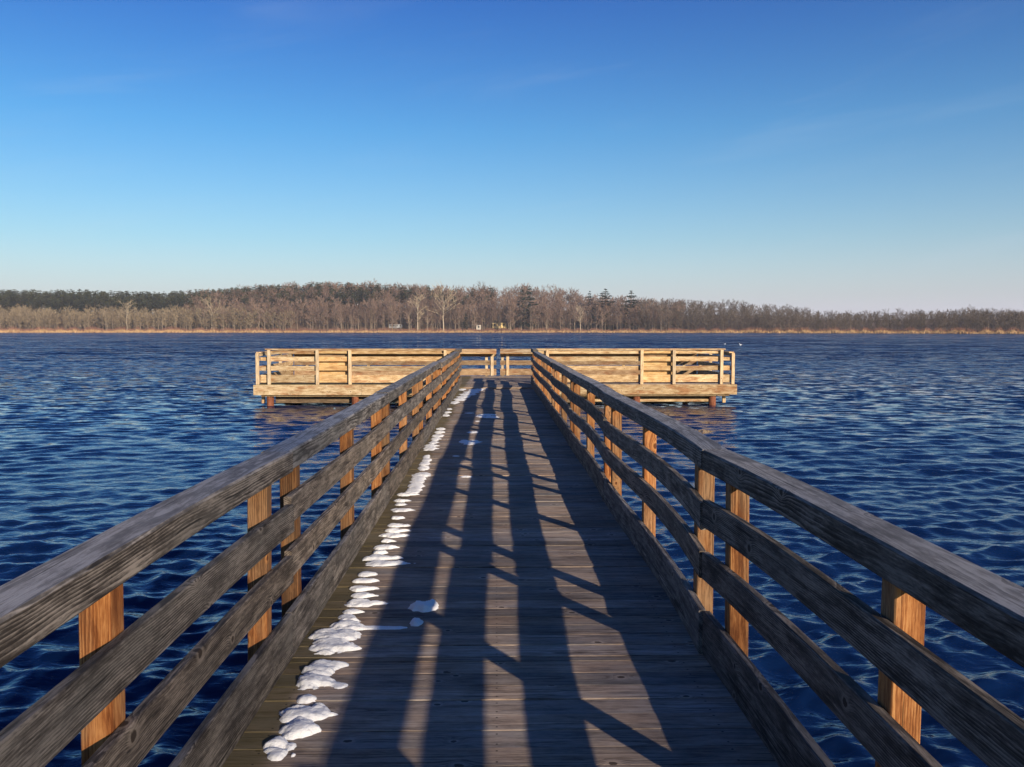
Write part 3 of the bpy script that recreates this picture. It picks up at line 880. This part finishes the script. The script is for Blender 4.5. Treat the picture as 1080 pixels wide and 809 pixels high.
# brush and reeds on the waterline
def brush(name, n, mat, dep0, dep1, h0, h1, w, lean=0.35, blades=5, zoff=0.0):
    V, F, Rn = [], [], []
    for i in range(n):
        px = -240 + 1570 * rng.random()
        dep = rng.uniform(dep0, dep1)
        x, y, z = place(px, dep)
        z = max(z, WATER - 0.1) + zoff
        rn = (0.5 + 0.5 * math.sin(px * 0.045) * math.sin(px * 0.013 + 1)) * 0.6 + 0.4 * rng.random()
        env = (0.72 + 0.28 * math.sin(px * 0.31 + 2 * math.sin(px * 0.083))) * float(np.interp(px, [0, 150, 300, 700, 800, 1080], [1.0, .95, .62, .66, .8, .72]))
        for q in range(blades):
            h = rng.uniform(h0, h1) * env
            a = rng.uniform(0, 6.28)
            bx, by = x + rng.uniform(-.6, .6), y + rng.uniform(-.6, .6)
            b = len(V)
            ww = w * rng.uniform(.6, 1.4)
            V += [(bx - ww * math.cos(a), by - ww * math.sin(a), z), (bx + ww * math.cos(a), by + ww * math.sin(a), z), (bx + rng.uniform(-lean, lean) * h, by + rng.uniform(-lean, lean) * h, z + h)]
            F.append((b, b + 1, b + 2)); Rn += [rn] * 3
    me = np_mesh(name, np.array(V), np.array(F), np.zeros(len(F)), [mat], np.array(Rn))
    o = bpy.data.objects.new(name, me); C.objects.link(o)
    return tag(o, kind='stuff')
brush('golden_reeds', 9000, REED_M, -3.0, 7.0, 1.3, 2.6, 0.16, 0.12)
brush('red_brown_brush', 6500, BRUSH_M, 6.0, 22.0, 2.0, 4.6, 0.10, 0.45, 7)

# front row of single leafless trees
def tree_mesh(name, T, H, mats):
    V, F, M = T
    return np_mesh(name, V * H, F, M, mats)
FRONT = []
for lo, hi, n, tpls, mats, Hf, lab, grp in (
    (-60, 300, 95, T_THIN + T_BARE[:3], [BARK_PALE, TWIG_TAN], 15.5, 'slender tan leafless tree in front of the dark pine ridge, left far shore', 'front row trees below the pine ridge'),
    (300, 700, 105, T_BARE, [BARK_PALE, TWIG_BROWN], 21.0, 'brown leafless tree with pale trunk fronting the wooded hill across the lake', 'front row trees of the wooded hill'),
    (700, 1140, 85, T_THIN, [BARK_PALE, TWIG_GREY], 10.0, 'low grey brown leafless tree fronting the wood on the far right shore', 'front row trees on the far right shore')):
    meshes = [tree_mesh('leafless_tree', t, 1.0, mats) for t in tpls]
    for i in range(n):
        px = rng.uniform(lo, hi)
        dep = rng.uniform(9, 30)
        x, y, z = place(px, dep)
        o = bpy.data.objects.new('leafless_tree', rng.choice(meshes))
        C.objects.link(o)
        H = Hf * rng.uniform(.55, 1.15)
        if lo == 300: H *= float(np.interp(px, [300, 430, 520, 600, 630, 700], [.85, 1.0, 1.0, .9, .72, .62]))
        o.location = (x, y, z); o.scale = (H, H, H); o.rotation_euler = (0, 0, rng.uniform(0, 6.28))
        tag(o, lab, 'tree', grp)

# trees one can pick out
def tree_thing(name, label, T, px, dep, ytop, mats, group=None, wide=1.0):
    x, y, z = place(px, dep)
    H = EYE + (HY - ytop) * y / FPX - z
    root = tag(empty(name, (x, y, z), rng.uniform(0, 6.28)), label, 'tree', group)
    V, F, M = T
    S = V * np.array([H * wide, H * wide, H])
    for nm, mi in (('trunk', 0), ('crown', 1)):
        sel = M == mi
        ids = np.unique(F[sel])
        rm = np.zeros(len(V), int); rm[ids] = np.arange(len(ids))
        me = np_mesh(nm, S[ids], rm[F[sel]], np.zeros(sel.sum()), [mats[mi]])
        o = bpy.data.objects.new(nm, me); C.objects.link(o); o.parent = root
    return root
PN = [PINE_BARK, NEEDLE_D]
tree_thing('spruce_tree', 'tallest dark spruce on the wooded hill, right of the yellow cottage', T_SPRUCE[0], 558, 20, 302, PN, None, 1.35)
tree_thing('spruce_tree', 'dark spruce half hidden just left of the tallest spruce on the hill', T_SPRUCE[1], 550.5, 26, 302.5, PN, None, 0.8)
tree_thing('pine_tree', 'leftmost and slimmest of the three dark pines standing above the wood', T_SPRUCE[2], 622, 44, 307, PN, None, 1.1)
tree_thing('pine_tree', 'broad middle one of the three dark pines standing above the wood', T_SPRUCE[3], 638.5, 36, 304.5, PN, None, 1.9)
tree_thing('pine_tree', 'rightmost of the three dark pines standing above the wood', T_SPRUCE[0], 665.5, 36, 306.5, PN, None, 1.8)
tree_thing('spruce_tree', 'small dark spruce at the shore between the two pale cabins', T_SPRUCE[1], 491.5, 16, 329.5, PN, None, 1.3)
BP = [BARK_CREAM, TWIG_CREAM]
tree_thing('leafless_tree', 'broad pale cream leafless tree rising above the shore wood left of the cabins', T_BARE[2], 441, 12, 309, BP, None, 1.2)
tree_thing('leafless_tree', 'tall cream leafless tree with a full round crown just left of the cabins', T_BARE[5], 468, 12, 303, BP, None, 1.25)
tree_thing('leafless_tree', 'pale forked leafless tree standing alone in front of the wood below the middle pine', T_BARE[6], 612, 9, 322, [BARK_CREAM, BARK_CREAM], None, 1.0)
tree_thing('leafless_tree', 'cream topped leafless tree rising out of the slender trees on the left shore', T_BARE[1], 138, 16, 316, BP, None, 1.5)
tree_thing('leafless_tree', 'pale leafless tree at the foot of the pine ridge where the hill begins', T_BARE[4], 226, 16, 315, BP, None, 1.1)
tree_thing('leafless_tree', 'tall thin leafless tree poking above the ridge over the pale cabin', T_BARE[3], 508, 95, 297.5, [TWIG_GREY, TWIG_GREY], None, 1.1)
tree_thing('leafless_tree', 'round topped leafless tree poking above the low wood at the far right', T_BARE[7], 1027, 60, 322, [TWIG_GREY, TWIG_GREY], None, 1.3)

# cottages in the wood
def quad_box(name, mat, parent, c, s):
    x, y, z = c; a, b, h = s[0] / 2, s[1] / 2, s[2]
    b_ = Boards(); b_.board([(x, y, z), (x, y, z + h)], X3, Y3, s[0], s[1], 0.02)
    return b_.build(name, mat, parent)
def gable(name, mat, parent, c, s, rise):
    x, y, z = c; a, b = s[0] / 2 + .4, s[1] / 2 + .4
    V = [(-a, -b, 0), (a, -b, 0), (a, b, 0), (-a, b, 0), (-a, 0, rise), (a, 0, rise)]
    V = [(x + p, y + q, z + r) for p, q, r in V]
    me = bpy.data.meshes.new(name)
    me.from_pydata(V, [], [(0, 1, 5, 4), (2, 3, 4, 5), (0, 4, 3), (1, 2, 5), (3, 2, 1, 0)])
    return link_mesh(name, me, mat, parent)
M_YEL = flat_mat('yellow_siding', (0.78, 0.58, 0.26), .7, .1)
M_WHI = flat_mat('white_siding', (0.50, 0.45, 0.39), .7, .1)
M_BLU = flat_mat('grey_blue_siding', (0.30, 0.31, 0.33), .7, .1)
M_ROOF = flat_mat('brown_roof', (0.12, 0.08, 0.06), .8, .2)
M_GLASS = flat_mat('dark_window', (0.03, 0.035, 0.04), .15, .1)
def cottage(px, dep, w, d, h, mat, label, nwin, up=1.0):
    x, y, z = place(px, dep)
    root = tag(empty('cottage', (x, y, z)), label, 'cottage')
    quad_box('wall', mat, root, (0, 0, -0.5), (w, d, h + .5))
    gable('roof', M_ROOF, root, (0, 0, h), (w, d), h * 0.45)
    for i in range(nwin):
        quad_box('window', M_GLASS, root, (-w / 2 + w * (i + .5) / nwin, -d / 2 - 0.03, h * .35), (w / nwin * .35, .08, h * .38))
    return root
cottage(526.5, 34, 10.5, 7, 3.6, M_YEL, 'yellow sunlit cottage among the tree trunks on the far shore', 3)
cottage(505, 27, 3.4, 4, 3.4, M_WHI, 'small white shed left of the yellow cottage on the far shore', 1)
cottage(418, 33, 9.5, 5, 2.4, M_BLU, 'long low grey blue cabin left of the cream trees on the far shore', 4)

# ------------------------------------------------------------------ gulls on the water
M_GULL = flat_mat('white_feathers', (0.85, 0.85, 0.84), .7, .05)
M_WING = flat_mat('grey_feathers', (0.45, 0.46, 0.48), .7, .1)
M_BEAK = flat_mat('yellow_beak', (0.7, 0.45, 0.08), .5, .05)
def lathe_x(name, mat, parent, prof, seg=12):
    V, F = [], []
    for (x, z, ry, rz_) in prof:
        for k in range(seg):
            a = 2 * math.pi * k / seg
            V.append((x, ry * math.cos(a), z + rz_ * math.sin(a)))
    for i in range(len(prof) - 1):
        for k in range(seg):
            F.append((i * seg + k, i * seg + (k + 1) % seg, (i + 1) * seg + (k + 1) % seg, (i + 1) * seg + k))
    F.append(tuple(range(seg))[::-1]); F.append(tuple((len(prof) - 1) * seg + k for k in range(seg)))
    me = bpy.data.meshes.new(name); me.from_pydata(V, [], F)
    for p in me.polygons: p.use_smooth = True
    return link_mesh(name, me, mat, parent)
def gull(px, py, s, rz, label):
    D = (EYE - WATER) * FPX / (py - HY)
    root = tag(empty('gull', ((px - HX) * D / FPX, D, WATER + 0.02), rz), label, 'bird', 'gulls on the lake')
    root.scale = (s, s, s)
    lathe_x('body', M_GULL, root, [(-.24, .12, .005, .01), (-.16, .08, .06, .035), (-.05, .05, .10, .08), (.07, .06, .095, .085), (.13, .11, .05, .06), (.155, .19, .035, .035), (.17, .24, .042, .042), (.205, .25, .035, .035), (.23, .245, .008, .012)])
    lathe_x('beak', M_BEAK, root, [(.225, .245, .011, .012), (.28, .238, .003, .004)], 6)
    for sd in (-1, 1):
        w = lathe_x('wing', M_WING, root, [(-.30, .11, .004, .004), (-.15, .105, .022, .03), (.0, .10, .025, .05), (.08, .09, .012, .03)], 8)
        w.location = (0, sd * 0.085, 0)
    return root
gull(782, 364.2, 0.95, R(200), 'brighter white gull floating on the lake to the right of the platform')
gull(765.5, 363.2, 0.6, R(20), 'smaller fainter gull floating left of the brighter gull')

# ------------------------------------------------------------------ near shore behind the viewer
V = []
for i in range(41):
    x = -200 + 10 * i
    for y, z in ((-3.0, -1.4), (-5.5, -0.55), (-8.0, -0.05), (-14, 0.25), (-120, 2.0)):
        V.append((x, y + 0.8 * math.sin(x * .11), z))
F = [(i * 5 + j, (i + 1) * 5 + j, (i + 1) * 5 + j + 1, i * 5 + j + 1) for i in range(40) for j in range(4)]
me = bpy.data.meshes.new('near_shore'); me.from_pydata(V, [], F)
tag(link_mesh('near_shore_ground', me, LITTER), kind='structure')

# unseen bare trees added on that shore, toward the sun, to dim the near pier
shade_tree_meshes = [np_mesh('leafless_tree', *bare_tree(700 + i, 1.0, spread=.30, nb=20, nsub=5, ntw=7, tw=0.0040), [BARK_PALE, TWIG_BROWN]) for i in range(3)]
for i in range(11):
    off = 1.7 + i * 1.7 + rng.uniform(-.3, .3)
    dist = 60 + rng.uniform(-3, 3)
    dx, dy = math.sin(R(32)), -math.cos(R(32))
    o = bpy.data.objects.new('leafless_tree', shade_tree_meshes[i % 3]); C.objects.link(o)
    H = 24.5 * rng.uniform(.97, 1.03)
    o.location = (dx * dist + off * dy, dy * dist - off * dx, 0.8); o.scale = (H, H, H); o.rotation_euler = (0, 0, rng.uniform(0, 6.28))
    tag(o, 'unseen leafless tree added behind the viewer to shade the near pier', 'tree', 'added shade trees on the near bank')

# ------------------------------------------------------------------ light, sky, camera
HAZE = 0.00016
SUN_AZ, SUN_EL = 32.0, 17.5       # sun stands behind the viewer, to the right
w = NT('World', world=True)
SC.world = w.id
sky = w.n('ShaderNodeTexSky', sky_type='NISHITA')
sky.sun_disc = False
sky.sun_elevation = R(SUN_EL)
sky.sun_rotation = R(180 - SUN_AZ)
sky.altitude = 200
sky.air_density = 1.0; sky.dust_density = 0.6; sky.ozone_density = 2.5
hs = w.n('ShaderNodeHueSaturation'); hs.inputs['Saturation'].default_value = 1.2
w.put(hs.inputs['Color'], sky.outputs[0])
gen = w.n('ShaderNodeTexCoord').outputs['Generated']
gx, gy, gz = w.sep(gen)
# clear dry winter air: deep blue overhead, thin pale haze low down
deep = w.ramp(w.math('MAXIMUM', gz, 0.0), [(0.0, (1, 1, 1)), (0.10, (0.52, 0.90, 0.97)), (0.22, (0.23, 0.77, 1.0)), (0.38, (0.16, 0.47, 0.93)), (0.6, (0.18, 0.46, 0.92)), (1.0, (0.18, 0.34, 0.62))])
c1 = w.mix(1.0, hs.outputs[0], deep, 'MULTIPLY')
hf = w.math('MULTIPLY', w.math('EXPONENT', w.math('MULTIPLY', w.math('MAXIMUM', gz, 0.0), -9.5)), 0.98)
c1 = w.mix(hf, c1, (4.55, 4.4, 5.2))
# a few faint cirrus wisps
cv = w.comb(w.math('MULTIPLY', w.math('ADD', gx, w.math('MULTIPLY', gz, 0.9)), 1.1), w.math('MULTIPLY', w.math('SUBTRACT', gz, w.math('MULTIPLY', gx, 0.18)), 9.0), 0.0)
cir = w.ss(w.noise(cv, 2.4, 4, 0.55, 0.6), 0.52, 0.85, 0.0, 0.11)
c1 = w.mix(cir, c1, (4.6, 5.2, 6.0))
bg = w.n('ShaderNodeBackground'); bg.inputs[1].default_value = 0.10
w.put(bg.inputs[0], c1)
wo = w.n('ShaderNodeOutputWorld'); w.t.links.new(bg.outputs[0], wo.inputs[0])

bm_v = [(x, y, z) for z in (-4.2, 62.0) for x, y in ((-2300, -140), (2300, -140), (2300, 2300), (-2300, 2300))]
hm = bpy.data.meshes.new('haze'); hm.from_pydata(bm_v, [], [(3, 2, 1, 0), (4, 5, 6, 7), (0, 1, 5, 4), (1, 2, 6, 5), (2, 3, 7, 6), (3, 0, 4, 7)])
hz = NT('haze_air')
pv = hz.n('ShaderNodeVolumePrincipled')
pv.inputs['Color'].default_value = (0.86, 0.90, 1.0, 1); pv.inputs['Density'].default_value = HAZE
pv.inputs['Anisotropy'].default_value = 0.0
ho = hz.n('ShaderNodeOutputMaterial'); hz.t.links.new(pv.outputs[0], ho.inputs['Volume'])
if HAZE > 0:
    tag(link_mesh('haze', hm, hz.id), kind='stuff')

sun = bpy.data.lights.new('sun', 'SUN')
sun.energy = 5.0; sun.angle = R(0.53); sun.color = (1.0, 0.84, 0.64)
so = bpy.data.objects.new('sun', sun); C.objects.link(so)
so.rotation_euler = (R(90 - SUN_EL), 0, R(SUN_AZ))

cam = bpy.data.cameras.new('camera')
cam.sensor_width = 36.0; cam.lens = FPX / 1080 * 36
cam.clip_end = 5000; cam.clip_start = 0.05
co = bpy.data.objects.new('camera', cam); C.objects.link(co)
co.location = (0, 0, EYE)
co.rotation_euler = (R(90) - math.atan((404.5 - HY) / FPX), 0, -math.atan((540 - HX) / FPX))
SC.camera = co

SC.view_settings.view_transform = 'Standard'
SC.view_settings.look = 'None'
SC.view_settings.exposure = 0.45
SC.view_settings.gamma = 1.0
SC.cycles.max_bounces = 6
SC.cycles.use_denoising = True
